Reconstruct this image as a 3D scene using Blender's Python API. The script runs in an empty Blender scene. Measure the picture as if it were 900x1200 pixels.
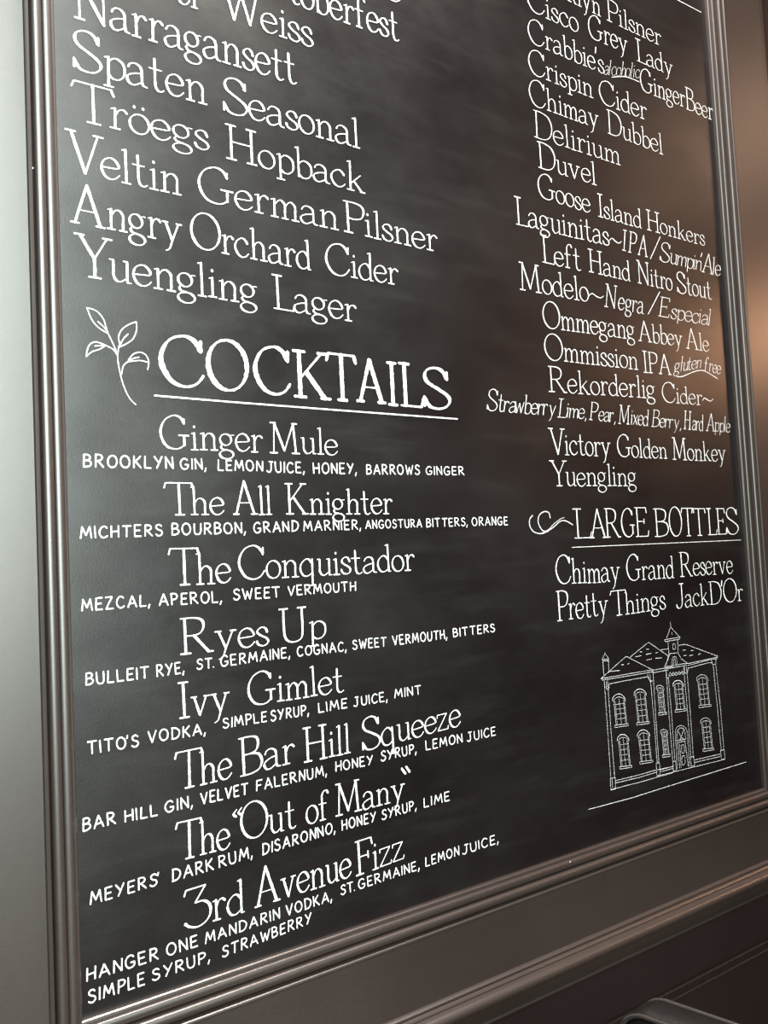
import bpy, bmesh, math, random
from mathutils import Vector, Matrix
C = bpy.context.scene.collection
sc = bpy.context.scene
R_ = random.Random(7)

# ------------------------------------------------------------------ camera
# World: X runs along the wall to the right, Y into the wall, Z up. Board surface is y=0,
# its lower left corner is (0, 0, BZ).
BZ = 1.0
DIST = 1.25
FPX, PX, PY = 1057.0, 450.0, 600.0
CAM = Vector((-0.38936, -DIST, BZ + 0.57937))
Hc = Vector((0.80215773, 0.0039543, -0.5970991)).normalized()
Vc = Vector((-0.04949279, 0.99697742, -0.05988734)); Vc = (Vc - Hc * Vc.dot(Hc)).normalized()
Nc = Hc.cross(Vc)
ROT = Matrix((Hc, -Nc, Vc))                      # camera vector -> world vector
cam_d = bpy.data.cameras.new('camera'); cam = bpy.data.objects.new('camera', cam_d); C.objects.link(cam)
cam_d.sensor_fit = 'VERTICAL'; cam_d.sensor_height = 24.0; cam_d.lens = 24.0 * FPX / 1200.0
cam_d.clip_start = 0.02; cam_d.clip_end = 60
cam.matrix_world = Matrix.Translation(CAM) @ ROT.to_4x4()
sc.camera = cam

def at(x, y, dep=0.0):
    """point where the sight line through (x, y) of the 900x1200 photo meets the plane Y=dep"""
    d = ROT @ Vector((x - PX, -(y - PY), -FPX))
    return CAM + d * ((dep - CAM.y) / d.y)

# ------------------------------------------------------------------ world, lights, exposure
w = bpy.data.worlds.new('world'); sc.world = w; w.use_nodes = True
w.node_tree.nodes['Background'].inputs[0].default_value = (0.30, 0.17, 0.15, 1)
w.node_tree.nodes['Background'].inputs[1].default_value = 0.055
sc.view_settings.view_transform = 'Standard'; sc.view_settings.look = 'None'
sc.view_settings.exposure = 0.0; sc.view_settings.gamma = 1.0; sc.view_settings.use_curve_mapping = False

def light(name, kind, loc, energy, color, target=None, **kw):
    d = bpy.data.lights.new(name, kind); d.energy = energy; d.color = color
    for k, v in kw.items(): setattr(d, k, v)
    o = bpy.data.objects.new(name, d); C.objects.link(o); o.location = loc
    if target is not None:
        o.rotation_euler = (Vector(target) - Vector(loc)).to_track_quat('-Z', 'Y').to_euler()
    return o
light('ceiling_lamp', 'AREA', (1.00, -0.36, 4.45), 250, (1.0, 0.88, 0.80), (0.75, -0.1, 1.0), shape='RECTANGLE', size=0.6, size_y=0.3)
light('window_daylight', 'AREA', (-0.55, -3.1, 2.95), 240, (0.88, 1.0, 0.94), (-0.60, 0, 2.15), shape='RECTANGLE', size=2.0, size_y=3.4, spread=2.0)
light('warm_pendant_light', 'POINT', (4.35, -1.30, 2.74), 52, (1.0, 0.52, 0.28), shadow_soft_size=0.14)
light('warm_far_light', 'POINT', (4.0, -1.3, 3.75), 20, (1.0, 0.60, 0.38), shadow_soft_size=0.3)

# ------------------------------------------------------------------ materials
def mat(name):
    m = bpy.data.materials.new(name); m.use_nodes = True
    nt = m.node_tree; b = nt.nodes['Principled BSDF']
    return m, nt, b
def noise(nt, scale, detail=4, rough=0.55, stretch=None):
    tc = nt.nodes.new('ShaderNodeTexCoord'); n = nt.nodes.new('ShaderNodeTexNoise')
    n.inputs['Scale'].default_value = scale; n.inputs['Detail'].default_value = detail; n.inputs['Roughness'].default_value = rough
    if stretch:
        mp = nt.nodes.new('ShaderNodeMapping'); mp.inputs['Scale'].default_value = stretch[:3]
        if len(stretch) > 3: mp.inputs['Rotation'].default_value = (0, stretch[3], 0)
        nt.links.new(tc.outputs['Object'], mp.inputs['Vector']); nt.links.new(mp.outputs['Vector'], n.inputs['Vector'])
    else: nt.links.new(tc.outputs['Object'], n.inputs['Vector'])
    return n.outputs['Fac']
def ramp(nt, src, stops):
    r = nt.nodes.new('ShaderNodeValToRGB'); e = r.color_ramp.elements
    while len(e) < len(stops): e.new(0.5)
    for k, (p, c) in enumerate(stops):
        e[k].position = p; e[k].color = tuple(c) + (1,) if len(c) == 3 else c
    nt.links.new(src, r.inputs['Fac']); return r.outputs['Color']
def mix(nt, kind, fac, a, b):
    n = nt.nodes.new('ShaderNodeMixRGB'); n.blend_type = kind
    if isinstance(fac, float): n.inputs[0].default_value = fac
    else: nt.links.new(fac, n.inputs[0])
    for i, v in ((1, a), (2, b)):
        if isinstance(v, tuple): n.inputs[i].default_value = v + (1,)
        else: nt.links.new(v, n.inputs[i])
    return n.outputs[0]
def bump(nt, b, src, strength, dist):
    n = nt.nodes.new('ShaderNodeBump'); n.inputs['Strength'].default_value = strength; n.inputs['Distance'].default_value = dist
    nt.links.new(src, n.inputs['Height']); nt.links.new(n.outputs[0], b.inputs['Normal'])

m_slate, nt, b = mat('slate_black_paint')
smear = ramp(nt, noise(nt, 2.4, 6, 0.62, (1.0, 1.0, 1.9, 0.5)), [(0.38, (0, 0, 0)), (0.74, (1, 1, 1))])
streak = ramp(nt, noise(nt, 7, 5, 0.6, (0.5, 1, 3.5, -0.35)), [(0.52, (0, 0, 0)), (0.80, (1, 1, 1))])
grain = ramp(nt, noise(nt, 520, 2, 0.6), [(0.35, (0.55, 0.55, 0.55)), (0.68, (1.45, 1.45, 1.45))])
c1 = mix(nt, 'MIX', smear, (0.0036, 0.0020, 0.0024), (0.0072, 0.0052, 0.0054))
c2 = mix(nt, 'MIX', streak, c1, (0.012, 0.010, 0.010))
c3 = mix(nt, 'MULTIPLY', 0.85, c2, grain)
nt.links.new(c3, b.inputs['Base Color']); nt.links.new(ramp(nt, noise(nt, 3.1, 7, 0.68, (1, 1, 1.5, 0.4)), [(0.3, (0.29, 0.29, 0.29)), (0.7, (0.42, 0.42, 0.42))]), b.inputs['Roughness'])
b.inputs['Specular IOR Level'].default_value = 0.75
bump(nt, b, noise(nt, 300, 3), 0.10, 0.001)

m_chalk, nt, b = mat('white_chalk')
g = ramp(nt, noise(nt, 620, 3, 0.7), [(0.34, (0.28, 0.27, 0.27)), (0.54, (0.90, 0.89, 0.88))])
nt.links.new(g, b.inputs['Base Color']); b.inputs['Roughness'].default_value = 0.95; b.inputs['Specular IOR Level'].default_value = 0.1

def paint(name, col, rough, spec=0.5):
    m, nt, b = mat(name)
    v = ramp(nt, noise(nt, 5, 4), [(0.3, tuple(x * 0.9 for x in col)), (0.7, tuple(x * 1.08 for x in col))])
    gr = ramp(nt, noise(nt, 420, 2), [(0.35, (0.86, 0.86, 0.86)), (0.66, (1.12, 1.12, 1.12))])
    nt.links.new(mix(nt, 'MULTIPLY', 1.0, v, gr), b.inputs['Base Color'])
    b.inputs['Roughness'].default_value = rough; b.inputs['Specular IOR Level'].default_value = spec
    bump(nt, b, noise(nt, 45, 3, 0.5), 0.05, 0.002)
    return m
m_paint = paint('olive_grey_semi_gloss_paint', (0.028, 0.019, 0.0165), 0.38, 1.0)
m_dark = paint('dark_brown_paint', (0.016, 0.009, 0.009), 0.45, 0.3)
m_panel = paint('brown_grey_lower_paint', (0.014, 0.008, 0.008), 0.5, 0.3)
m_floor, nt, b = mat('dark_floor_boards')
nt.links.new(ramp(nt, noise(nt, 6, 5, 0.6, (0.2, 3, 1)), [(0.3, (0.03, 0.018, 0.012)), (0.7, (0.07, 0.04, 0.025))]), b.inputs['Base Color']); b.inputs['Roughness'].default_value = 0.4
m_leather, nt, b = mat('black_leather')
b.inputs['Base Color'].default_value = (0.004, 0.003, 0.003, 1); b.inputs['Specular IOR Level'].default_value = 0.2; b.inputs['Roughness'].default_value = 0.5
bump(nt, b, noise(nt, 260, 4), 0.3, 0.001)
m_piping, nt, b = mat('leather_piping'); b.inputs['Base Color'].default_value = (0.03, 0.024, 0.022, 1); b.inputs['Roughness'].default_value = 0.3
m_wood, nt, b = mat('black_stained_wood'); b.inputs['Base Color'].default_value = (0.012, 0.008, 0.006, 1); b.inputs['Roughness'].default_value = 0.35
m_chip, nt, b = mat('bare_chip'); b.inputs['Base Color'].default_value = (0.75, 0.72, 0.66, 1); b.inputs['Roughness'].default_value = 0.6

# ------------------------------------------------------------------ helpers
def obj(name, bm, m, parent=None, smooth=False):
    me = bpy.data.meshes.new(name); bm.to_mesh(me); bm.free(); me.materials.append(m)
    if smooth:
        for p in me.polygons: p.use_smooth = True
    o = bpy.data.objects.new(name, me); C.objects.link(o)
    if parent is not None:
        o.parent = parent; o.matrix_parent_inverse = parent.matrix_world.inverted()
    return o
def thing(name, label, cat, loc, rz=0.0):
    o = bpy.data.objects.new(name, None); C.objects.link(o); o.location = loc; o.rotation_euler = (0, 0, rz)
    o['label'] = label; o['category'] = cat; o.matrix_world = Matrix.Translation(loc) @ Matrix.Rotation(rz, 4, 'Z')
    return o
def box(bm, x0, x1, y0, y1, z0, z1, bev=0.0):
    r = bmesh.ops.create_cube(bm, size=1.0)
    for v in r['verts']:
        v.co = Vector((x0 + (v.co.x + .5) * (x1 - x0), y0 + (v.co.y + .5) * (y1 - y0), z0 + (v.co.z + .5) * (z1 - z0)))
    if bev:
        es = list({e for v in r['verts'] for e in v.link_edges})
        bmesh.ops.bevel(bm, geom=es, offset=bev, segments=3, affect='EDGES', profile=0.5)
    return bm
def box_obj(name, x0, x1, y0, y1, z0, z1, m, parent=None, bev=0.0):
    return obj(name, box(bmesh.new(), x0, x1, y0, y1, z0, z1, bev), m, parent)
def arc_pts(cx, cy, rx, ry, a0, a1, n):
    return [(cx + rx * math.cos(math.radians(a0 + (a1 - a0) * k / n)), cy + ry * math.sin(math.radians(a0 + (a1 - a0) * k / n))) for k in range(n + 1)]
def sweep(rings):
    """loft closed rings of equal length"""
    bm = bmesh.new(); vr = [[bm.verts.new(p) for p in r] for r in rings]; n = len(rings[0])
    for a, b_ in zip(vr, vr[1:]):
        for i in range(n): bm.faces.new((a[i], a[(i + 1) % n], b_[(i + 1) % n], b_[i]))
    bm.faces.new(vr[0][::-1]); bm.faces.new(vr[-1]); bmesh.ops.recalc_face_normals(bm, faces=bm.faces)
    return bm

# ------------------------------------------------------------------ wall, panelling, floor
BW, BT = 1.640, 2.35          # board width, board height (top lies above the frame)
FW, PR = 0.047, 0.023         # width of the frame moulding, how far the panelling stands before the board
GX0, GX1 = -FW, BW + FW
RAIL_Z = at(600, 1136, -PR).z - BZ          # top of lower ledge moulding
STX = at(889.5, 0, -PR).x
def struct(o): o['kind'] = 'structure'; return o
wall = struct(box_obj('wall_back', -2.6, 4.6, 0.02, 0.16, 0.0, 4.9, m_dark))
struct(box_obj('floor', -2.6, 4.6, -4.2, 0.16, -0.05, 0.0, m_floor))
box_obj('stile', -0.62, GX0, -PR, 0.02, BZ + RAIL_Z, 4.85, m_paint, wall)
box_obj('stile', GX1, STX, -PR, 0.02, BZ + RAIL_Z, 4.85, m_paint, wall, 0.0015)
box_obj('rail', GX0, GX1, -PR, 0.02, BZ + RAIL_Z, BZ - FW, m_paint, wall)
box_obj('rail', GX0, GX1, -PR, 0.02, BZ + BT + FW, 4.85, m_paint, wall)
# small bead along the outer edge of the right stile
box_obj('edge_bead', STX + 0.004, STX + 0.030, -PR + 0.008, 0.02, BZ + RAIL_Z, 4.85, m_paint, wall, 0.004)
box_obj('edge_bead', -0.65, -0.622, -PR + 0.008, 0.02, BZ + RAIL_Z, 4.85, m_paint, wall, 0.004)

def horizontal_trim(name, prof, x0, x1, parent=None, m=m_paint):
    """profile points (protrusion before y=0, z) lofted along the wall"""
    ring = lambda x: [Vector((x, -p, z)) for p, z in prof]
    o = obj(name, sweep([ring(x0), ring(x1)]), m, parent)
    return o
zr = BZ + RAIL_Z
def ledge_profile():
    P = [(-0.02, zr + 0.001), (PR, zr + 0.001), (PR + 0.004, zr), (PR + 0.008, zr - 0.002), (PR + 0.008, zr - 0.0065),
         (PR + 0.011, zr - 0.0075), (PR + 0.0135, zr - 0.010), (PR + 0.0135, zr - 0.0125)]
    P += [(PR + 0.0135 + 0.016 * math.sin(math.radians(a)), zr - 0.013 - 0.011 * (1 - math.cos(math.radians(a)))) for a in range(15, 181, 15)]
    z = zr - 0.036
    P += [(PR + 0.004, z), (PR - 0.004, z - 0.008), (PR - 0.010, z - 0.020), (PR - 0.014, z - 0.030)]
    return P, z - 0.030
P, zl = ledge_profile()
zf = at(600, 1183, -PR + 0.016).z
P += [(0.006, zf + 0.004), (0.013, zf + 0.003), (0.0145, zf), (0.013, zf - 0.003), (0.004, zf - 0.005), (-0.02, zf - 0.005)]
struct(horizontal_trim('trim_1', P, -0.65, STX + 0.03))
# lower panelling with its double bead
z2 = at(770, 1172, -0.01).z
z2b = at(788, 1174, -0.01).z
P = [(-0.02, z2 + 0.004), (0.008, z2 + 0.003), (0.011, z2), (0.008, z2 - 0.003), (0.003, z2 - 0.005), (0.003, z2b + 0.004), (0.007, z2b + 0.003), (0.010, z2b), (0.007, z2b - 0.003), (0.0, z2b - 0.006), (-0.02, z2b - 0.006)]
struct(horizontal_trim('trim_2', P, -0.65, STX + 0.03, None, m_panel))
box_obj('lower_panel', -0.65, STX + 0.03, 0.0, 0.02, z2, zf, m_panel, wall)
box_obj('lower_panel', -0.65, STX + 0.03, 0.002, 0.02, 0.12, z2b, m_panel, wall)
struct(box_obj('baseboard_back', -2.6, 4.6, -0.012, 0.02, 0.0, 0.12, m_dark, None, 0.003))

# ------------------------------------------------------------------ the chalkboard
board = thing('chalkboard', 'tall black chalkboard menu lettered in white chalk in an olive grey moulded frame', 'chalkboard', (BW / 2, 0, BZ))
slate = obj('slate_surface', box(bmesh.new(), 0.0, BW, 0.0, 0.0195, BZ, BZ + BT), m_slate, board)

# frame moulding: (distance out from the board edge, protrusion before the board)
prof = [(0.0, -0.018), (0.0, 0.0075), (0.0015, 0.0095), (0.0045, 0.0100), (0.0050, 0.0090), (0.0058, 0.0090)]
prof += [(0.0128 - 0.0068 * math.cos(math.radians(a)), 0.0115 + 0.0068 * math.sin(math.radians(a)) ** 0.6) for a in range(20, 158, 8)]
prof += [(0.0194, 0.0110), (0.0202, 0.0085), (0.0210, 0.0085), (0.0215, 0.0120)]
prof += [(0.0290 - 0.0074 * math.cos(math.radians(a)), 0.0175 + 0.0092 * abs(math.sin(math.radians(a))) ** 0.6) for a in range(0, 181, 9)]
prof += [(0.0368, 0.0125), (0.0376, 0.0105), (0.0388, 0.0105), (0.0392, 0.0200), (0.0400, 0.0255), (0.0412, 0.0275), (0.0436, 0.0280), (0.0456, 0.0268), (FW, 0.0232), (FW, -0.018)]
def mould(p0, p1, out):
    """p0,p1 corners (x,z) of the board edge, out = outward unit direction; mitred at both ends"""
    a, b_ = Vector(p0), Vector(p1); t = (b_ - a).normalized(); o = Vector(out)
    r0 = [((a + o * d - t * d).x, -p, (a + o * d - t * d).y) for d, p in prof]
    r1 = [((b_ + o * d + t * d).x, -p, (b_ + o * d + t * d).y) for d, p in prof]
    bm = sweep([[Vector(v) for v in r0], [Vector(v) for v in r1]])
    return obj('frame_moulding', bm, m_paint, board)
mould((0, BZ), (0, BZ + BT), (-1, 0)); mould((BW, BZ), (BW, BZ + BT), (1, 0))
mould((0, BZ), (BW, BZ), (0, -1)); mould((0, BZ + BT), (BW, BZ + BT), (0, 1))
for (x, y, d, s) in ((668, 1010, -0.022, 1.0), (38.5, 197, -0.0300, 0.8), (45, 594, -0.0262, 0.7), (59, 633, -0.0300, 0.5)):
    p = at(x, y, d); bm = bmesh.new(); bmesh.ops.create_icosphere(bm, subdivisions=1, radius=0.0014 * s)
    for v in bm.verts: v.co = Vector((v.co.x * 0.8, v.co.y * 0.6, v.co.z * 1.2)) + p
    obj('paint_chip', bm, m_chip, board)

# ------------------------------------------------------------------ chalk strokes
def catmull(pts, n=5):
    if len(pts) < 3: return list(pts)
    P = [pts[0]] + list(pts) + [pts[-1]]; out = []
    for i in range(1, len(P) - 2):
        p0, p1, p2, p3 = P[i - 1], P[i], P[i + 1], P[i + 2]
        for k in range(n):
            t = k / n; t2 = t * t; t3 = t2 * t
            out.append(tuple(0.5 * ((2 * p1[j]) + (-p0[j] + p2[j]) * t + (2 * p0[j] - 5 * p1[j] + 4 * p2[j] - p3[j]) * t2 + (-p0[j] + 3 * p1[j] - 3 * p2[j] + p3[j]) * t3) for j in (0, 1)))
    out.append(tuple(pts[-1])); return out
class Chalk:
    """collects ribbons of chalk lying on the board as one mesh"""
    def __init__(s): s.bm = bmesh.new(); s.k = 0
    def ribbon(s, pts, wd, nib=None, closed=False):
        # pts in board metres (x, z); wd full width
        q = [pts[0]]
        step = 0.0035
        for a, b_ in zip(pts, pts[1:]):
            L = math.hypot(b_[0] - a[0], b_[1] - a[1]); n = max(1, int(L / step)) if L > step * 1.6 else 1
            for i in range(1, n + 1): q.append((a[0] + (b_[0] - a[0]) * i / n, a[1] + (b_[1] - a[1]) * i / n))
        q2 = [q[0]]
        for p in q[1:]:
            if math.hypot(p[0] - q2[-1][0], p[1] - q2[-1][1]) > 1e-5: q2.append(p)
        q = q2
        if len(q) < 2: return
        s.k += 1; y = -0.0004 - 0.000012 * (s.k % 17)
        tang = []
        for i in range(len(q)):
            a = q[max(0, i - 1)]; b_ = q[min(len(q) - 1, i + 1)]
            if closed and i in (0, len(q) - 1): a, b_ = q[-2], q[1]
            dx, dz = b_[0] - a[0], b_[1] - a[1]; L = math.hypot(dx, dz) or 1; tang.append((dx / L, dz / L))
        def wat(i):
            t = tang[i]; f = 1.0
            if nib is not None:
                ang = math.atan2(t[1], t[0]); f = max(0.42, abs(math.sin(ang - nib)))
            return wd * f * R_.uniform(0.86, 1.13) * 0.5
        A = []; 
        t0 = tang[0]; h0 = wat(0)
        for i in range(len(q)):
            h = wat(i); nx, nz = -tang[i][1], tang[i][0]
            j = R_.uniform(-0.06, 0.06) * h
            A.append((s.bm.verts.new((q[i][0] + nx * (h + j), y, q[i][1] + nz * (h + j))), s.bm.verts.new((q[i][0] - nx * (h - j), y, q[i][1] - nz * (h - j)))))
        for a, b_ in zip(A, A[1:]): s.bm.faces.new((a[1], b_[1], b_[0], a[0]))
        if not closed:
            for i, sg in ((0, -1), (len(q) - 1, 1)):
                h = wat(i) * 0.8; t = tang[i]
                v = s.bm.verts.new((q[i][0] + t[0] * h * sg, y, q[i][1] + t[1] * h * sg))
                f = (A[i][0], A[i][1], v) if sg < 0 else (A[i][1], A[i][0], v)
                s.bm.faces.new(f)
    def finish(s, name, label=None, parent=None):
        o = obj(name, s.bm, m_chalk, parent or board)
        if label: o['label'] = label
        return o

# glyphs: strokes separated by ';'. L line, S smooth, A ellipse arc (cx,cy,rx,ry,a0,a1), F short serif (x,y,width). A number after the letter scales the width.
SER = {
'A': "L .06,0 .36,1;L .36,1 .68,0;L.7 .16,.34 .57,.34;F .06,0,.2;F .68,0,.22",
'B': "L .1,0 .1,1;S .0,1 .3,1 .47,.93 .5,.77 .44,.6 .28,.54 .1,.54;S .28,.54 .5,.48 .58,.28 .5,.08 .28,0 .0,0",
'C': "S .71,.76 .6,.94 .42,1.01 .18,.9 .04,.62 .05,.35 .2,.08 .42,-.01 .62,.06 .75,.24;L.8 .72,.94 .71,.72",
'D': "L .1,0 .1,1;S .0,1 .3,1 .58,.88 .7,.55 .62,.18 .38,0 .0,0",
'E': "L .1,0 .1,1;L .0,1 .5,1;L.7 .5,1 .52,.82;L .1,.52 .4,.52;L.6 .4,.6 .4,.44;L .0,0 .54,0;L.7 .54,0 .58,.19",
'F': "L .1,0 .1,1;L .0,1 .52,1;L.7 .52,1 .55,.8;L .1,.52 .4,.52;L.6 .4,.62 .4,.42;F .1,0,.24",
'G': "S .67,.78 .58,.95 .4,1.01 .17,.88 .04,.6 .06,.3 .2,.06 .42,-.01 .58,.04 .67,.14;L .67,.1 .67,.4;F .66,.41,.28;L.7 .67,.92 .67,.76",
'H': "L .12,0 .12,1;L .62,0 .62,1;L .12,.52 .62,.52;F .12,0,.24;F .62,0,.24;F .12,1,.24;F .62,1,.24",
'I': "L .12,0 .12,1;F .12,0,.26;F .12,1,.26",
'J': "S .34,1 .34,.3 .28,.06 .14,-.02 .02,.05 .0,.14;F .33,1,.26",
'K': "L .12,0 .12,1;L .58,1 .14,.42;L .26,.55 .62,0;F .12,0,.24;F .12,1,.24;F .6,1,.2;F .64,0,.2",
'L': "L .12,0 .12,1;F .12,1,.26;L .0,0 .52,0;L.7 .52,0 .57,.2",
'M': "L.6 .1,0 .14,1;L .14,1 .43,.08;L.7 .43,.08 .72,1;L .72,1 .78,0;F .1,0,.22;F .78,0,.24;F .1,1,.16;F .76,1,.16",
'N': "L.6 .12,0 .12,1;L .1,1 .66,.0;L.6 .66,0 .66,1;F .12,0,.22;F .08,1,.16;F .66,1,.2",
'O': "A .4,.5,.4,.52,90,450",
'P': "L .1,0 .1,1;S .0,1 .32,1 .52,.92 .56,.73 .48,.53 .3,.46 .12,.47;F .1,0,.24",
'R': "L .1,0 .1,1;S .0,1 .32,1 .5,.92 .54,.74 .46,.56 .3,.5 .12,.5;L .3,.5 .64,0;F .1,0,.24;F .68,0,.14",
'S': "S .52,.76 .44,.94 .28,1.01 .1,.94 .04,.78 .11,.62 .33,.48 .52,.34 .57,.2 .48,.05 .3,-.01 .12,.04 .02,.22;L.8 .53,.93 .53,.74;L.8 .01,.26 .01,.04",
'T': "L .36,0 .36,1;L 0,1 .72,1;L.8 0,1 -.05,.84;L.8 .72,1 .77,.84;F .36,0,.26",
'U': "S .1,1 .1,.3 .17,.06 .34,-.01 .52,.06 .58,.3 .58,1;F .1,1,.22;F .58,1,.22",
'V': "L .06,1 .36,0;L.8 .36,0 .64,1;F .05,1,.22;F .65,1,.22",
'W': "L .06,1 .28,0;L.8 .28,0 .48,.8;L .46,.9 .68,0;L.8 .68,0 .9,1;F .05,1,.2;F .9,1,.2",
'Y': "L .05,1 .34,.46;L.8 .34,.46 .62,1;L .34,.46 .34,0;F .04,1,.2;F .63,1,.2;F .34,0,.26",
'3': "L 0,.98 .5,1;L.8 0,.98 -.05,.84;L .5,1 .22,.6;S .22,.6 .44,.6 .6,.45 .6,.2 .46,.03 .26,-.03 .06,.03 -.04,.13",
'a': "S .05,.4 .1,.49 .2,.53 .31,.48 .35,.37 .35,.1 .38,.02 .46,.0;S .35,.31 .2,.28 .06,.21 .02,.12 .07,.01 .18,-.01 .35,.1",
'b': "L .1,0 .1,.9;L .02,.87 .1,.9;S .1,.38 .2,.5 .31,.51 .43,.4 .44,.16 .34,.01 .2,-.01 .1,.08",
'c': "S .4,.4 .32,.51 .22,.53 .08,.42 .03,.25 .1,.07 .22,-.01 .34,.03 .42,.12",
'd': "L .4,.9 .4,0;L .32,.87 .4,.9;L .4,0 .48,0;S .4,.38 .3,.51 .2,.52 .07,.4 .03,.22 .1,.04 .22,-.01 .33,.04 .4,.12",
'e': "S .05,.27 .22,.28 .41,.31 .38,.44 .3,.52 .2,.53 .08,.44 .03,.25 .1,.06 .22,-.01 .34,.03 .43,.13",
'f': "S .4,.8 .35,.89 .25,.88 .18,.76 .17,.6 .17,0;L .05,.5 .32,.5;F .17,0,.2",
'g': "A .2,.35,.165,.18,90,450;S.7 .33,.47 .38,.5 .45,.5;S .12,.2 .06,.13 .1,.05 .24,.03;A .22,-.12,.2,.14,90,450",
'h': "L .1,0 .1,.9;L .02,.87 .1,.9;S .1,.34 .2,.49 .31,.51 .4,.4 .4,.2 .4,0;F .1,0,.2;F .4,0,.2",
'i': "L .1,0 .1,.52;L .02,.49 .1,.52;F .1,0,.2;L1.1 .1,.73 .1,.69",
'k': "L .1,0 .1,.9;L .02,.87 .1,.9;L .4,.52 .12,.22;L .2,.3 .43,0;F .1,0,.2;F .45,0,.14",
'l': "L .1,0 .1,.9;L .02,.87 .1,.9;F .1,0,.2",
'm': "L .1,0 .1,.52;L .02,.49 .1,.52;S .1,.34 .2,.49 .28,.51 .36,.4 .36,.2 .36,0;S .36,.34 .46,.49 .54,.51 .62,.4 .62,.2 .62,0;F .1,0,.18;F .36,0,.16;F .62,0,.18",
'n': "L .1,0 .1,.52;L .02,.49 .1,.52;S .1,.34 .2,.49 .31,.51 .4,.4 .4,.2 .4,0;F .1,0,.2;F .4,0,.2",
'o': "A .22,.26,.2,.27,90,450",
'p': "L .1,-.22 .1,.52;L .02,.49 .1,.52;S .1,.38 .2,.5 .31,.51 .43,.4 .44,.16 .34,.01 .2,-.01 .1,.08;F .1,-.22,.2",
'q': "L .4,-.3 .4,.52;F .4,-.3,.2;S .4,.38 .3,.51 .2,.52 .07,.4 .03,.22 .1,.04 .22,-.01 .33,.04 .4,.12",
'r': "L .1,0 .1,.52;L .02,.49 .1,.52;S .1,.32 .17,.47 .26,.52 .34,.45;F .1,0,.2",
's': "S .3,.38 .26,.49 .17,.53 .07,.47 .05,.38 .14,.29 .27,.21 .32,.11 .27,.02 .17,-.01 .06,.04 .02,.14",
't': "S .13,.78 .13,.4 .13,.14 .17,.02 .25,-.01 .33,.04;L .0,.52 .28,.52",
'u': "S .1,.52 .1,.3 .1,.13 .17,.01 .27,.01 .4,.12;L .4,.52 .4,0;L .4,0 .48,0;L .02,.52 .1,.52;L .32,.52 .4,.52",
'v': "L .05,.52 .2,0;L.8 .2,0 .38,.52;F .04,.52,.15;F .39,.52,.15",
'w': "L .04,.52 .16,0;L.8 .16,0 .3,.45;L .3,.45 .42,0;L.8 .42,0 .56,.52",
'x': "L .04,.52 .36,0;L .36,.52 .03,0",
'y': "L .05,.52 .22,.03;S.9 .4,.52 .22,.03 .14,-.2 .04,-.27;F .04,.52,.15;F .41,.52,.15",
'z': "L .04,.52 .38,.52;L .38,.52 .03,0;L .03,0 .4,0;L.6 .04,.52 .03,.42;L.6 .4,0 .42,.1",
"'": "L1.2 .07,.98 .02,.74",
',': "L .06,.04 .0,-.14",
'~': "S .0,.2 .12,.34 .28,.24 .42,.2 .54,.32",
'"': "S .08,1.06 .0,.94 .06,.86;S .2,1.08 .12,.96 .18,.88",
'^': "L 0,1 .08,.8;L .1,1.02 .18,.82",
}
SER['\u00f6'] = SER['o'] + ";L1.1 .12,.73 .12,.69;L1.1 .3,.73 .3,.69"
SANS = {
'A': "L 0,0 .36,1;L .36,1 .7,0;L .1,.32 .62,.36",
'B': "L .05,0 .05,1;S .05,1 .35,.98 .5,.8 .38,.58 .07,.53;S .07,.53 .42,.52 .58,.28 .42,.06 .05,0",
'C': "S .6,.86 .42,1 .2,.92 .04,.6 .05,.28 .2,.03 .42,0 .62,.14",
'D': "L .05,0 .05,1;S .0,1 .35,.96 .62,.7 .62,.35 .4,.06 .0,0",
'E': "L .05,0 .05,1;L .05,1 .52,1;L .05,.5 .45,.52;L .05,0 .54,0",
'F': "L .05,0 .05,1;L .05,1 .55,1;L .05,.5 .45,.52",
'G': "S .62,.84 .45,.99 .22,.93 .04,.62 .05,.28 .2,.03 .42,0 .62,.14 .66,.4;L .4,.42 .68,.42",
'H': "L .05,0 .05,1;L .6,0 .6,1;L .05,.48 .6,.52",
'I': "L .05,0 .05,1",
'J': "S .42,1 .42,.3 .34,.04 .18,-.02 .02,.12;L .22,1 .58,1",
'K': "L .05,0 .05,1;L .55,1 .07,.45;L .18,.55 .6,0",
'L': "L .05,1 .05,0;L .05,0 .52,0",
'M': "L .0,0 .12,1;L .12,1 .4,.25;L .4,.25 .68,1;L .68,1 .8,0",
'N': "L .05,0 .05,1;L .05,1 .6,0;L .6,0 .6,1",
'O': "A .36,.5,.34,.5,80,440",
'P': "L .05,0 .05,1;S .02,1 .4,.97 .54,.76 .4,.52 .07,.46",
'R': "L .05,0 .05,1;S .02,1 .4,.97 .52,.76 .38,.55 .07,.48;L .2,.5 .62,0",
'S': "S .5,.86 .34,1 .12,.94 .06,.74 .2,.56 .44,.44 .52,.22 .36,.02 .16,0 .0,.14",
'T': "L .32,0 .32,1;L 0,1 .66,1",
'U': "S .04,1 .04,.35 .14,.04 .32,-.01 .5,.06 .58,.35 .58,1",
'V': "L 0,1 .3,0;L .3,0 .62,1",
'W': "L 0,1 .22,0;L .22,0 .42,.75;L .42,.75 .62,0;L .62,0 .86,1",
'Y': "L 0,1 .3,.5;L .6,1 .16,0",
'Z': "L .02,1 .54,1;L .54,1 0,0;L 0,0 .58,0",
',': "L .1,.12 .0,-.22", '.': "L .04,.04 .09,.03", "'": "L .08,1.05 .02,.78",
}
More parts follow.
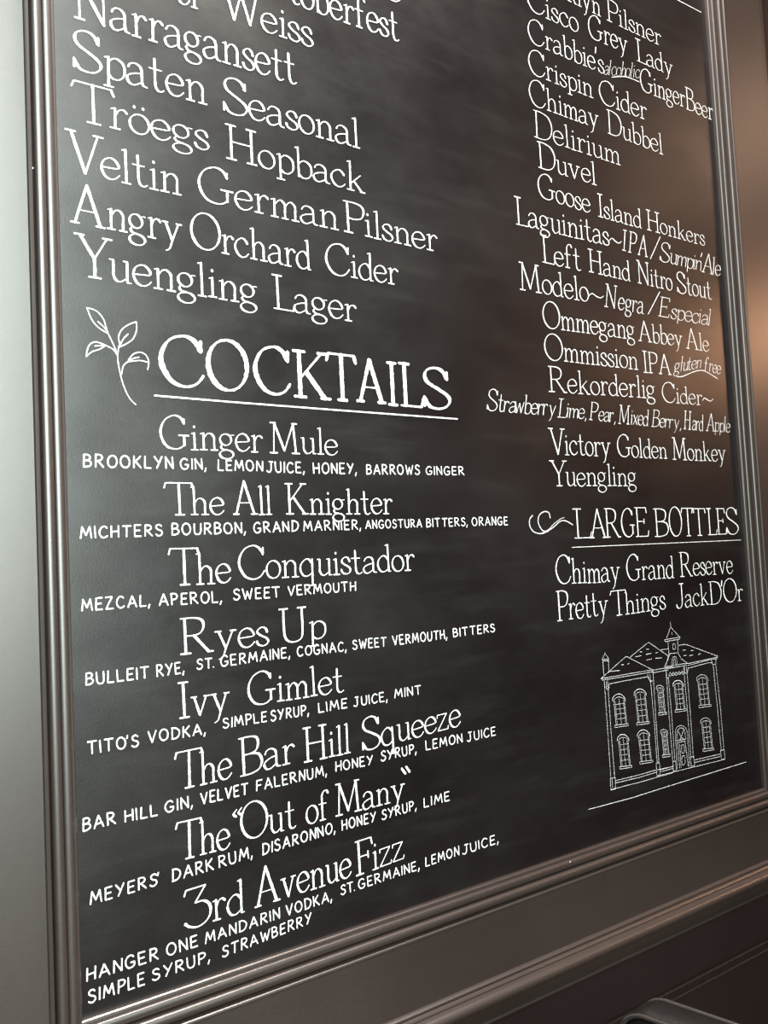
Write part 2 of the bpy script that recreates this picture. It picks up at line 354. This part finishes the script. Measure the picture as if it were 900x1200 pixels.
def parse(spec, noserif=False):
    out = []
    for st in spec.split(';'):
        head, rest = st.split(' ', 1)
        kind, wm = head[0], float(head[1:]) if len(head) > 1 else 1.0
        if kind == 'A':
            cx, cy, rx, ry, a0, a1 = [float(v) for v in rest.split(',')]
            out.append((arc_pts(cx, cy, rx, ry, a0, a1, 22), wm, True, True)); continue
        if kind == 'F':
            if noserif: continue
            x, y, wd = [float(v) for v in rest.split(',')]
            out.append(([(x - wd / 2, y), (x + wd / 2, y)], 1.15, False, False)); continue
        pts = [tuple(float(v) for v in p.split(',')) for p in rest.split()]
        out.append((catmull(pts, 5) if kind == 'S' else pts, wm, False, True))
    return out
CACHE = {}
def glyph(ch, style):
    k = (ch, style)
    if k not in CACHE:
        src = SANS if style == 'sans' else SER
        g = parse(src[ch], style in ('ital', 'script') and ch.islower())
        if style in ('ital', 'script'): g = [([(x + y * (0.20 if style == 'ital' else 0.28), y) for x, y in p], wm, c, n) for p, wm, c, n in g]
        xs = [x for p, _, _, _ in g for x, _ in p]
        CACHE[k] = (g, min(xs), max(xs))
    return CACHE[k]
KERN = {'T': 0.15, 'Y': 0.13, 'V': 0.10, 'W': 0.08, 'F': 0.08, 'P': 0.04, 'L': 0.08, 'r': 0.0}
WT = {'serif': 0.078, 'ital': 0.072, 'sans': 0.130, 'script': 0.09, 'head': 0.110}
def word(ck, text, x0, y0, x1, y1, h, style='serif', cells=None, wt=None, lc=1.0):
    """letter a word on the board: baseline ends (x0,y0)-(x1,y1) and capital height h as measured in the photo"""
    a, b_ = at(x0, y0), at(x1, y1); H = at(x0, y0 - h).z - a.z
    ax, az, bx, bz = a.x, a.z, b_.x, b_.z
    gst = 'serif' if style == 'head' else style
    gap = 0.30 if gst == 'sans' else 0.055
    pos = []; cur = 0.0; prev = ''
    for ch in text:
        g, mn, mx = glyph(ch, gst); s = lc if ch.islower() else 1.0
        gp = gap * (0.9 if gst == 'serif' and (ch == "'" or prev == "'") else 0.4 if ch in ",.'" else 1)
        if gst in ('ital', 'script'): gp = 0.0
        elif ch.islower(): gp -= KERN.get(prev, 0.0)
        if ch == ',' and gst == 'sans': gp = gap * 0.75
        prev = ch
        pos.append((cur + (gp if pos else 0) - mn * s, s)); cur = pos[-1][0] + mx * s
    tot = cur
    wd = (wt or WT[style]) * H * (0.80 if x0 > 560 else 1.0) * (0.85 if x0 > 600 and y0 < 170 else 1.0)
    k0 = wd * 0.5 / (bx - ax) * (1.0 if gst == 'sans' else 0.4); dx, dz = bx - ax, bz - az
    ax, az, bx, bz = ax + k0 * dx, az + k0 * dz, bx - k0 * dx, bz - k0 * dz
    for i, ch in enumerate(text):
        g, mn, mx = glyph(ch, gst); ox, s = pos[i]; jz = R_.uniform(-0.012, 0.012); js = R_.uniform(-0.03, 0.03) * (1.6 if gst == 'sans' else 0.5); jh = R_.uniform(0.97, 1.03)
        for p, wm, closed, nb in g:
            q = []
            for (x, y) in p:
                if cells:
                    c0, c1 = at(cells[i][0], y0).x + wd * 0.3, at(cells[i][1], y0).x - wd * 0.3
                    fx = c0 + (x - mn) / (mx - mn) * (c1 - c0); u = (fx - ax) / (bx - ax)
                else:
                    u = (ox + x * s + js * y) / tot; fx = ax + u * (bx - ax)
                q.append((fx, az + u * (bz - az) + (y * s * jh + jz) * H))
            nib = None if gst == 'sans' else (0.42 if nb else None)
            ww = wd * wm * (1.0 if nb else 0.48) * (0.86 if ch.islower() else 1.0)
            ck.ribbon(q, ww, nib, closed)
def line(name, words, style='serif', label=None, **kw):
    for wv in words:
        ck = Chalk()
        st = wv[6] if len(wv) > 6 else style
        word(ck, *wv[:6], style=st, **kw)
        ck.finish('chalk_dash' if wv[0] == '~' else 'chalk_quote_mark' if wv[0] in '"^' else 'chalk_word')
def chalk_poly(ck, pts, px=1.2, smooth=False, closed=False):
    if smooth: pts = catmull(pts, 6)
    q = [at(x, y) for x, y in pts]; q = [(p.x, p.z) for p in q]
    m = at(pts[0][0] + 1, pts[0][1]); k = 0.00118 * px * (q[0][0] * 0.35 + 0.85)
    ck.ribbon(q, k, None, closed)

# left column, upper list
SMALLW = 0.082
line('menu_line', [("s", 455, 0, 470, 2, 40)])
line('menu_line', [("toberfest", 338, 2, 468, 48.5, 42)])
line('menu_line', [("er", 207, 2, 237, 11.5, 44), ("Weiss", 258, 18, 367, 56, 42)])
line('menu_line', [("Narragansett", 86, 20, 348, 99, 50)])
line('menu_line', [("Spaten", 86, 80, 243, 122.5, 48), ("Seasonal", 262, 130, 422, 174, 42)])
line('menu_line', [("Tr\u00f6egs", 84, 138, 245, 177, 45), ("Hopback", 265, 185, 428, 226.5, 40)])
line('menu_line', [("Veltin", 76, 198, 213, 229, 46), ("German", 233, 234, 397, 270, 41), ("Pilsner", 403, 271, 513, 295, 36)])
line('menu_line', [("Angry", 82, 259, 214, 286, 46), ("Orchard", 224, 289, 365, 317, 41), ("Cider", 382, 320, 467, 334, 36)])
line('menu_line', [("Yuengling", 88, 322, 302, 357, 47), ("Lager", 320, 361, 418, 377, 39)])
# heading
ck = Chalk()
word(ck, "COCKTAILS", 187, 450, 527, 479.5, 59, 'head', cells=[(187.5, 240.5), (243, 291.5), (298, 341.5), (343, 388), (382, 419), (416, 452), (453, 466), (467, 496), (495, 527)])
ck.finish('section_heading', 'large chalk heading reading COCKTAILS')
ck = Chalk(); chalk_poly(ck, [(181, 463.5), (270, 471), (400, 481), (536, 491)], 2.3); ck.finish('underline')
# cocktails and their ingredients
N_, I_ = 'menu_line', 'ingredient_line'
line(N_, [("Ginger", 188, 525.5, 308, 529.5, 39), ("Mule", 316, 530, 396, 533, 35)])
line(I_, [("BROOKLYN", 97, 547, 203.5, 549, 14.5), ("GIN,", 211, 549.5, 242, 550, 12.5), ("LEMON", 255, 551, 308, 552, 12), ("JUICE,", 312, 553, 357, 554, 12), ("HONEY,", 367, 554.5, 418, 555, 12), ("BARROWS", 429, 555.5, 492, 556, 11), ("GINGER", 499, 556, 544, 556.5, 9.5)], 'sans')
line(N_, [("The", 193, 603.5, 263, 603, 38), ("All", 273, 603, 319, 602.5, 38), ("Knighter", 335, 602.5, 460, 602, 35)])
line(I_, [("MICHTERS", 93.5, 631, 191, 627.5, 13.5), ("BOURBON,", 201, 627, 288, 624.5, 13), ("GRAND", 297, 624.5, 350, 622, 12), ("MARNIER,", 355.5, 622, 423, 620, 11), ("ANGOSTURA", 428, 619.5, 494.5, 617.5, 9.5), ("BITTERS,", 499.5, 617.5, 548, 616, 9.5), ("ORANGE", 553, 616, 595, 615, 9.5)], 'sans')
line(N_, [("The", 198, 686, 271, 682.5, 42.5), ("Conquistador", 280, 679.5, 486, 668, 38.5)])
line(I_, [("MEZCAL,", 95, 716, 176, 709.5, 13.5), ("APEROL,", 186, 709.5, 260, 705.5, 13), ("SWEET", 273, 703, 328.5, 699.5, 12), ("VERMOUTH", 337, 698, 417, 692, 11)], 'sans')
line(N_, [("Ryes", 211, 767, 315, 755.5, 42.5), ("Up", 328, 753.5, 382, 747, 39)])
line(I_, [("BULLEIT", 100, 803, 175, 794, 13.5), ("RYE,", 183, 793, 216, 788, 13), ("ST.", 230, 784.5, 251, 782, 11.5), ("GERMAINE,", 258, 781, 340, 770, 12), ("COGNAC,", 348, 769, 406, 762.5, 11), ("SWEET", 413, 761, 453, 757, 10.5), ("VERMOUTH,", 460, 756, 524, 748, 10.5), ("BITTERS", 531, 746.5, 580, 740, 9.5)], 'sans')
line(N_, [("Ivy", 210, 842, 270, 833, 42.5), ("Gimlet", 291, 827, 403, 810, 39)])
line(I_, [("TITO'S", 102, 884, 163, 874, 14), ("VODKA,", 173, 870.5, 241, 860, 13), ("SIMPLE", 261, 853.5, 313, 845, 11.5), ("SYRUP,", 317, 845, 362, 837, 11.5), ("LIME", 373, 835, 407, 829, 11), ("JUICE,", 414, 828, 454, 821, 10.5), ("MINT", 462, 818, 494, 813, 10)], 'sans')
line(N_, [("The", 205, 926.5, 272, 910.5, 44), ("Bar", 281, 910, 346, 893, 43), ("Hill", 356, 893, 411, 881.5, 40), ("Squeeze", 425, 880, 540, 850, 38)])
line(I_, [("BAR", 96.5, 974.5, 136, 964.5, 14.5), ("HILL", 146, 963.5, 185, 955, 13.5), ("GIN,", 193, 952.5, 226, 945, 13), ("VELVET", 235, 942.5, 291, 930, 13), ("FALERNUM,", 300, 927, 383, 908, 12), ("HONEY", 393, 904, 437, 895.5, 11), ("SYRUP,", 446, 892, 488, 882, 11), ("LEMON", 499, 879, 542, 869.5, 10.5), ("JUICE", 547, 869, 581, 861, 10)], 'sans')
line(N_, [("The", 206, 1009, 270, 993, 44.5), ('"', 275, 993, 286, 990, 41), ("Out", 283, 985, 347, 969.5, 42), ("of", 359, 966, 386, 959, 39), ("Many", 393, 956.5, 475, 936, 37.5), ("^", 472, 937, 482, 934, 37)])
line(I_, [("MEYERS'", 105, 1060, 187, 1036, 14), ("DARK", 201, 1033, 250.5, 1018.5, 13.5), ("RUM,", 256, 1017, 296, 1004, 13), ("DISARONNO,", 307, 1002, 393, 975, 12.5), ("HONEY", 400.5, 973, 440.5, 962, 11.5), ("SYRUP,", 447, 961, 488, 948, 11), ("LIME", 496.5, 946, 527, 937.5, 10.5)], 'sans')
line(N_, [("3rd", 216, 1089, 287, 1067.5, 46), ("Avenue", 298, 1064, 412, 1026.5, 44), ("Fizz", 417, 1026, 474, 1005.5, 40)])
line(I_, [("HANGER", 101, 1150, 186, 1123.5, 14.5), ("ONE", 195, 1120.5, 232, 1108, 13.5), ("MANDARIN", 240, 1106, 328, 1075.5, 12.5), ("VODKA,", 335, 1073.5, 389, 1055, 12), ("ST.", 399, 1049, 416, 1043.5, 11), ("GERMAINE,", 420, 1042, 491.5, 1018.5, 11), ("LEMON", 498.5, 1015.5, 538, 1001.5, 10.5), ("JUICE,", 541.5, 1001.5, 584, 987.5, 10.5)], 'sans')
line(I_, [("SIMPLE", 103, 1176, 170, 1153, 14.5), ("SYRUP,", 178, 1149.5, 246, 1126, 13), ("STRAWBERRY", 260, 1122, 365, 1081, 12.5)], 'sans')

# right column
line(N_, [("klyn", 665, 0, 704, 19.5, 27), ("Pilsner", 711, 23, 775, 54, 25)])
line(N_, [("Cisco", 618, 10.5, 678, 38.5, 30), ("Grey", 690, 43, 736, 63, 28), ("Lady", 746, 70.5, 789, 90, 25)])
line(N_, [("Crabbie's", 619.5, 48.5, 708, 87, 29), ("Ginger", 751, 105.5, 803, 126, 27), ("Beer", 804, 127.5, 836, 141.5, 25)])
ck = Chalk(); word(ck, "alcoholic", 708, 87, 750, 92, 19, 'script', wt=0.05); chalk_poly(ck, [(717, 90.5), (733, 90), (749, 96)], 0.9, True); ck.finish('small_note', 'thin slanted chalk note squeezed between two words and underlined')
line(N_, [("Crispin", 620, 85.5, 695, 115, 29), ("Cider", 703, 120, 758, 141, 28)])
line(N_, [("Chimay", 621, 122, 702, 151, 29.5), ("Dubbel", 712, 155.5, 777, 181, 27)])
line(N_, [("Delirium", 626, 160, 727, 193.5, 30)])
line(N_, [("Duvel", 631, 196, 699, 217, 30)])
line(N_, [("Goose", 631, 230, 692, 250, 28), ("Island", 701, 253.5, 752, 267.5, 26), ("Honkers", 758, 268.5, 826, 288, 23)])
line(N_, [("Laguinitas", 604, 262, 714, 288, 32), ("~", 714, 287, 729, 291, 26), ("IPA", 729, 293, 759, 301, 24, 'ital'), ("Sumpin'", 773, 306, 824, 318, 23, 'ital'), ("Ale", 822, 318, 845, 324, 23, 'ital')], label=None)
line(N_, [("Left", 635, 307, 681, 317.5, 31), ("Hand", 690, 318, 739, 329.5, 27), ("Nitro", 747, 331, 788, 341, 26), ("Stout", 794, 342.5, 834, 351, 25)])
line(N_, [("Modelo", 609, 339, 690, 353.5, 32), ("~", 690, 352, 708, 355, 26), ("Negra", 708, 359, 754, 368, 26, 'ital'), ("Especial", 771, 370, 834, 382, 23, 'ital')])
ck = Chalk(); chalk_poly(ck, [(762, 303.5), (773.5, 277.5)], 1.1); ck.finish('chalk_slash'); ck = Chalk(); chalk_poly(ck, [(759.5, 368), (773, 342)], 1.1); ck.finish('chalk_slash')
line(N_, [("Ommegang", 637, 383, 744, 398, 30), ("Abbey", 748, 399, 800, 406, 24), ("Ale", 804, 408, 831, 412, 23)])
line(N_, [("Ommission", 639, 420.5, 748, 433, 29.5), ("IPA", 754, 436, 787, 439, 24)])
ck = Chalk(); word(ck, "gluten", 789, 436, 822, 431, 18, 'script', wt=0.085); word(ck, "free", 826, 434, 845, 439, 18, 'script', wt=0.085)
chalk_poly(ck, [(793, 441.5), (800, 441), (812, 436), (821, 434), (828, 436), (841, 444)], 1.0, True); ck.finish('small_note', 'small slanted chalk note with a curving underline')
line(N_, [("Rekorderlig", 643, 458.5, 768, 467, 30), ("Cider", 776.5, 471, 823, 474.5, 23), ("~", 823, 474, 836, 474.5, 22)])
line(N_, [("Strawberry", 570.5, 481, 652, 487.5, 25), ("Lime,", 653, 488.5, 687, 491, 22), ("Pear,", 690, 491.5, 721, 495, 21), ("Mixed", 724, 496, 761, 499, 22), ("Berry,", 763, 499.5, 798, 502.5, 20), ("Hard", 801, 502.5, 825, 505, 21), ("Apple", 827, 504.5, 856, 506.5, 20)], 'ital')
line(N_, [("Victory", 644, 532, 716, 534.5, 31), ("Golden", 724, 535, 782, 537.5, 26), ("Monkey", 788, 538, 851, 541, 26)])
line(N_, [("Yuengling", 645, 569.5, 746, 569, 30)])
ck = Chalk()
word(ck, "LARGE", 672, 631, 761, 628, 35, 'head', wt=0.075, cells=[(672.5, 694), (691, 712), (709, 728), (729, 745), (745, 761)])
word(ck, "BOTTLES", 766, 629, 866, 625.5, 33, 'head', wt=0.075, cells=[(767, 784), (785, 800), (799.5, 815), (812, 828.5), (829.5, 841), (840.5, 852), (852, 866)])
ck.finish('section_heading', 'smaller chalk heading reading LARGE BOTTLES')
ck = Chalk(); chalk_poly(ck, [(670, 641.5), (760, 637.5), (868, 632.8)], 0.8); ck.finish('underline')
ck = Chalk(); chalk_poly(ck, [(794, 0), (821.5, 14.5)], 0.9); chalk_poly(ck, [(770, -13), (794, 0)], 0.9); ck.finish('underline')
ck = Chalk()
chalk_poly(ck, [(644.5, 607), (643, 601), (638, 599.5), (632, 603.5), (630.5, 612), (635, 621), (642, 623)], 1.2, True)
chalk_poly(ck, [(624, 604), (620.5, 609), (621, 617), (626, 623.5), (636, 625), (648, 618), (656, 611), (663, 610.5), (671, 615)], 1.3, True)
chalk_poly(ck, [(634, 625), (642, 621), (650, 613), (657, 608), (661, 606.5)], 0.7, True)
ck.finish('flourish', 'curled chalk flourish before the smaller heading')
line(N_, [("Chimay", 652, 684.5, 727, 681, 32.5), ("Grand", 735, 680.5, 790, 677, 30), ("Reserve", 797, 675.5, 859, 671.5, 28)])
line(N_, [("Pretty", 653, 727.5, 713, 720, 34), ("Things", 716, 722, 780, 713, 30), ("Jack", 793, 712.5, 831, 708, 28), ("D'Or", 832, 708.5, 871, 703, 27)])

# leafy sprig drawing
def Z1(*p): return [(80 + x / 3.6, 350 + y / 3.6) for x, y in p]
ck = Chalk()
for pts in (Z1((285, 447), (262, 425), (240, 385), (222, 330), (210, 270), (207, 240), (192, 198), (168, 148)),
            Z1((168, 148), (125, 120), (97, 85), (78, 38)), Z1((78, 38), (118, 52), (147, 85), (157, 115), (168, 148)), Z1((166, 140), (150, 120), (124, 96)),
            Z1((208, 242), (212, 205), (218, 198)), Z1((218, 198), (212, 160), (228, 128), (258, 108), (287, 98)), Z1((287, 98), (287, 135), (272, 170), (245, 190), (214, 205)), Z1((218, 196), (232, 170), (252, 149)),
            Z1((205, 238), (190, 215), (155, 196)), Z1((155, 196), (118, 183), (92, 192), (80, 215), (75, 245)), Z1((75, 245), (100, 224), (130, 214), (156, 198)), Z1((152, 197), (112, 200)),
            Z1((224, 320), (233, 282), (258, 262)), Z1((252, 262), (272, 236), (302, 226), (328, 240), (339, 268), (334, 300)), Z1((255, 266), (300, 261), (334, 268)), Z1((255, 266), (270, 254), (298, 247))):
    chalk_poly(ck, pts, 1.5, True)
ck.finish('leaf_sprig_drawing', 'chalk drawing of a sprig with four leaves')

# schoolhouse drawing
def ZA(*p): return [(690 + x / 5.71, 720 + y / 5.71) for x, y in p]
def ZB(*p): return [(770 + x / 5.71, 720 + y / 5.71) for x, y in p]
ck = Chalk(); D = lambda pts, px=0.62, s=False: chalk_poly(ck, pts, px * 0.8, s)
D([(689.5, 948.5), (740, 935), (800, 916), (874, 893)], 0.9)
for pts in (
    ZA((92, 300), (100, 410)), ZA((130, 300), (134, 390)), ZA((88, 300), (108, 262), (134, 298), (88, 302)), ZA((92, 312), (130, 310)), ZA((108, 262), (106, 255)),
    ZA((80, 430), (248, 280), (428, 372)), ZA((80, 430), (250, 400), (428, 370)), ZA((88, 440), (260, 412), (426, 384)), ZA((80, 430), (92, 442)), ZA((428, 372), (424, 386)),
    ZA((270, 290), (398, 186), (530, 278)), ZA((102, 445), (124, 760), (146, 1095)), ZA((124, 442), (146, 760), (172, 1095)),
    ZA((134, 465), (260, 440), (386, 418)), ZA((116, 450), (116, 500), (132, 502), (136, 462)), ZA((392, 400), (404, 440), (420, 450)), ZA((386, 418), (398, 420), (410, 452), (426, 440)),
    ZA((408, 400), (440, 760), (456, 990)), ZA((428, 376), (452, 760), (468, 990)),
    ZA((142, 1098), (176, 1092), (178, 1168), (146, 1174), (142, 1098)), ZA((154, 1104), (158, 1160)),
    ZA((178, 1112), (330, 1075), (450, 1040)), ZA((178, 1128), (330, 1092), (450, 1056)), ZA((146, 1172), (330, 1125), (560, 1060)),
    ZA((450, 996), (472, 992), (476, 1076), (454, 1080), (450, 996)),
    ZA((430, 372), (560, 350)), ZA((430, 390), (530, 372)), ZA((480, 238), (530, 230)), ZA((530, 278), (516, 340)),
    ZA((474, 1040), (562, 1016)), ZA((474, 1054), (562, 1030)),
    # right half
    ZB((86, 48), (90, 84)), ZB((90, 84), (62, 160)), ZB((90, 84), (152, 154)), ZB((48, 170), (152, 152)), ZB((52, 182), (148, 166)), ZB((48, 170), (52, 182)), ZB((152, 152), (148, 166)),
    ZB((72, 184), (78, 262)), ZB((136, 168), (140, 262)), ZB((84, 262), (140, 256)), ZB((98, 120), (98, 136)),
    ZB((78, 262), (72, 300), (48, 350)), ZB((140, 262), (160, 296), (200, 326)), ZB((46, 352), (200, 326)), ZB((50, 366), (196, 340)), ZB((64, 318), (84, 262)),
    ZB((144, 206), (190, 200), (406, 280)), ZB((200, 330), (404, 286)), ZB((204, 342), (380, 296)), ZB((406, 280), (398, 298), (380, 300)), ZB((206, 360), (340, 324), (362, 322), (372, 336)), ZB((360, 300), (372, 334), (392, 334), (392, 300)),
    ZB((374, 340), (402, 620), (428, 910)), ZB((392, 338), (424, 640), (446, 905)), ZB((424, 912), (448, 904), (454, 966), (430, 972), (424, 912)),
    ZB((176, 350), (202, 640), (226, 960)), ZB((196, 350), (220, 640), (242, 960)), ZB((182, 346), (184, 392), (200, 396), (206, 360)),
    ZB((58, 372), (62, 424), (78, 426), (80, 400)), ZB((60, 380), (76, 640), (104, 990)), ZB((74, 424), (94, 640), (118, 985)),
    ZB((104, 984), (124, 982), (128, 1044), (108, 1048), (104, 984)), ZB((222, 954), (244, 950), (250, 1012), (228, 1018), (222, 954)),
    ZB((250, 974), (420, 934)), ZB((252, 990), (422, 950)), ZB((0, 1082), (230, 1024), (452, 970)), ZB((0, 1040), (104, 1018)),
    ZB((134, 844), (188, 836)), ZB((138, 856), (190, 848)), ZB((136, 850), (150, 1030)), ZB((186, 850), (208, 1018)), ZB((150, 866), (160, 1026)),
    ZB((140, 780), (160, 822), (176, 772)), ZB((160, 822), (152, 838)), ZB((160, 822), (176, 834)),
):
    D(pts)
for pts in (ZB((122, 800), (124, 768), (142, 748), (166, 744), (188, 758), (202, 790), (204, 830)), ZB((136, 836), (132, 790), (146, 764), (166, 760), (182, 776), (190, 834)),
            ZB((122, 800), (134, 1036)), ZB((204, 830), (216, 1014)),
            ZB((164, 874), (178, 874), (182, 910), (176, 928), (166, 926), (162, 900), (164, 874)), ZB((168, 948), (182, 946), (186, 984), (180, 1004), (168, 1004), (164, 970), (168, 948)),
            ZB((78, 402), (88, 390), (96, 404), (106, 388), (116, 400), (126, 386), (136, 396), (146, 382), (156, 392), (166, 380), (178, 394)), ZB((82, 408), (92, 412), (98, 404), (108, 410), (116, 402), (128, 406), (136, 396), (150, 402), (160, 392), (176, 402)),
            ZB((106, 232), (104, 204), (112, 196), (120, 204), (122, 230), (106, 232)), ZB((98, 340), (100, 300), (114, 282), (128, 292), (134, 334)), ZB((108, 336), (110, 304), (118, 298), (124, 334))):
    D(pts, 0.55, True)
for p in (ZA((310, 284), (350, 276)), ZA((340, 252), (356, 250)), ZA((384, 234), (400, 232)), ZA((382, 268), (418, 260)), ZA((446, 258), (462, 254)), ZA((384, 306), (420, 298)), ZA((446, 294), (486, 290)),
          ZA((216, 338), (232, 336)), ZA((258, 332), (270, 328)), ZA((136, 382), (206, 374)),
          ZB((170, 240), (188, 238)), ZB((224, 244), (242, 240)), ZB((176, 276), (194, 274)), ZB((214, 276), (238, 272)), ZB((274, 268), (292, 262))):
    D(p, 0.7)
def draw_window(Zf, x0, y0, x1, y1, arch, sk=0.10):
    """arched window: left x0, right x1, top of arch y0, sill y1 (measured on the zoomed drawing)"""
    s = lambda x, y: (x + (y - y0) * sk, y - (x - x0) * 0.13)
    mid = (x0 + x1) / 2; wd = x1 - x0; ya = y0 + wd * 0.42
    D(Zf(*[s(*p) for p in ((x0 - 8, ya + 14), (x0 - 4, ya - 8), (mid - wd * .2, y0 + 2), (mid + wd * .25, y0 + 6), (x1 + 4, ya + 4), (x1 + 6, ya + 22))]), 0.9 if arch else 0.6, True)
    D(Zf(*[s(*p) for p in ((x0, ya + 20), (x0 + 4, ya + 4), (mid, y0 + 20), (x1 - 4, ya + 8), (x1, ya + 24))]), 0.5, True)
    D(Zf(s(x0, ya + 14), s(x0, y1 - 16))); D(Zf(s(x1, ya + 18), s(x1, y1 - 16)))
    D(Zf(s(x0 + 8, ya + 14), s(x0 + 8, y1 - 18)), 0.4); D(Zf(s(x1 - 7, ya + 18), s(x1 - 7, y1 - 18)), 0.4)
    D(Zf(s(mid, y0 + 22), s(mid, y1 - 18)), 0.4)
    for k in range(1, 5):
        yy = ya + 6 + (y1 - 22 - ya - 6) * k / 5
        D(Zf(s(x0 + 6, yy), s(x1 - 5, yy)), 0.4)
    D(Zf(s(x0 - 10, y1 - 16), s(x1 + 8, y1 - 14), s(x1 + 10, y1 - 2), s(x0 - 10, y1), s(x0 - 10, y1 - 16)), 0.6)
draw_window(ZA, 162, 536, 232, 756, 1); draw_window(ZA, 306, 502, 372, 740, 1)
draw_window(ZA, 194, 806, 256, 1034, 1); draw_window(ZA, 328, 776, 396, 1000, 1)
draw_window(ZA, 456, 474, 492, 674, 0); draw_window(ZA, 484, 770, 518, 956, 0)
draw_window(ZB, 110, 444, 166, 654, 1); draw_window(ZB, 268, 406, 330, 624, 0); draw_window(ZB, 294, 694, 350, 916, 0); 
ck.finish('building_drawing', 'fine chalk drawing of a two storey brick schoolhouse with a cupola')

# ------------------------------------------------------------------ chair in the lower right corner
def chair(corner, ang):
    """upholstered chair seen from beside; corner = far top corner of the backrest, ang = heading of its top edge"""
    t = thing('dining_chair', 'black leather upholstered chair back poking up below the chalkboard at the lower right', 'chair', (corner.x, corner.y, 0), ang)
    M = t.matrix_world
    W, T, Hh = 0.46, 0.055, corner.z
    def put(name, bm, m, smooth=False):
        bm.transform(M); return obj(name, bm, m, t, smooth)
    # backrest: rounded padded slab, width along +x from the corner, rising from the seat
    def outline(ins):
        r = 0.035; pts = []
        for cx, cz, a0 in ((W - r, Hh - r, 0), (r, Hh - r, 90)):
            pts += arc_pts(cx, cz, r - ins, r - ins, a0, a0 + 90, 8)
        return [(W - ins, 0.47 + ins)] + pts + [(ins, 0.47 + ins)]
    rings = []
    for ins, y in ((0.014, -T / 2), (0.004, -T / 2 + 0.006), (0.0, -T / 2 + 0.015), (0.0, T / 2 - 0.015), (0.004, T / 2 - 0.006), (0.014, T / 2)):
        rings.append([Vector((x, y, z)) for x, z in outline(ins)])
    put('backrest', sweep(rings), m_leather, True)
    for sy in (-1, 1):
        rr = []
        path = [Vector((x, sy * (T / 2 - 0.004), z)) for x, z in outline(0.003)]
        for k, p in enumerate(path):
            tg = (path[min(k + 1, len(path) - 1)] - path[max(k - 1, 0)]).normalized(); u = Vector((0, 1, 0)); v = tg.cross(u).normalized()
            rr.append([p + (u * math.cos(a) + v * math.sin(a)) * 0.0028 for a in [i * math.pi / 3 for i in range(6)]])
        put('piping', sweep(rr), m_piping, True)
    put('seat', box(bmesh.new(), 0.0, W, -T / 2 - 0.43, T / 2, 0.40, 0.48, 0.022), m_leather)
    put('seat_frame', box(bmesh.new(), 0.015, W - 0.015, -T / 2 - 0.415, T / 2 - 0.01, 0.355, 0.401, 0.004), m_wood)
    for lx in (0.035, W - 0.035):
        for ly in (-T / 2 - 0.39, T / 2 - 0.035):
            rings = []
            for z, h in ((0.0, 0.013), (0.356, 0.021)):
                rings.append([Vector((lx - h, ly - h, z)), Vector((lx + h, ly - h, z)), Vector((lx + h, ly + h, z)), Vector((lx - h, ly + h, z))])
            put('leg', sweep(rings), m_wood)
    return t
cr = at(735, 1168, -0.55)
chair(Vector((cr.x, cr.y, cr.z)), math.radians(-83))
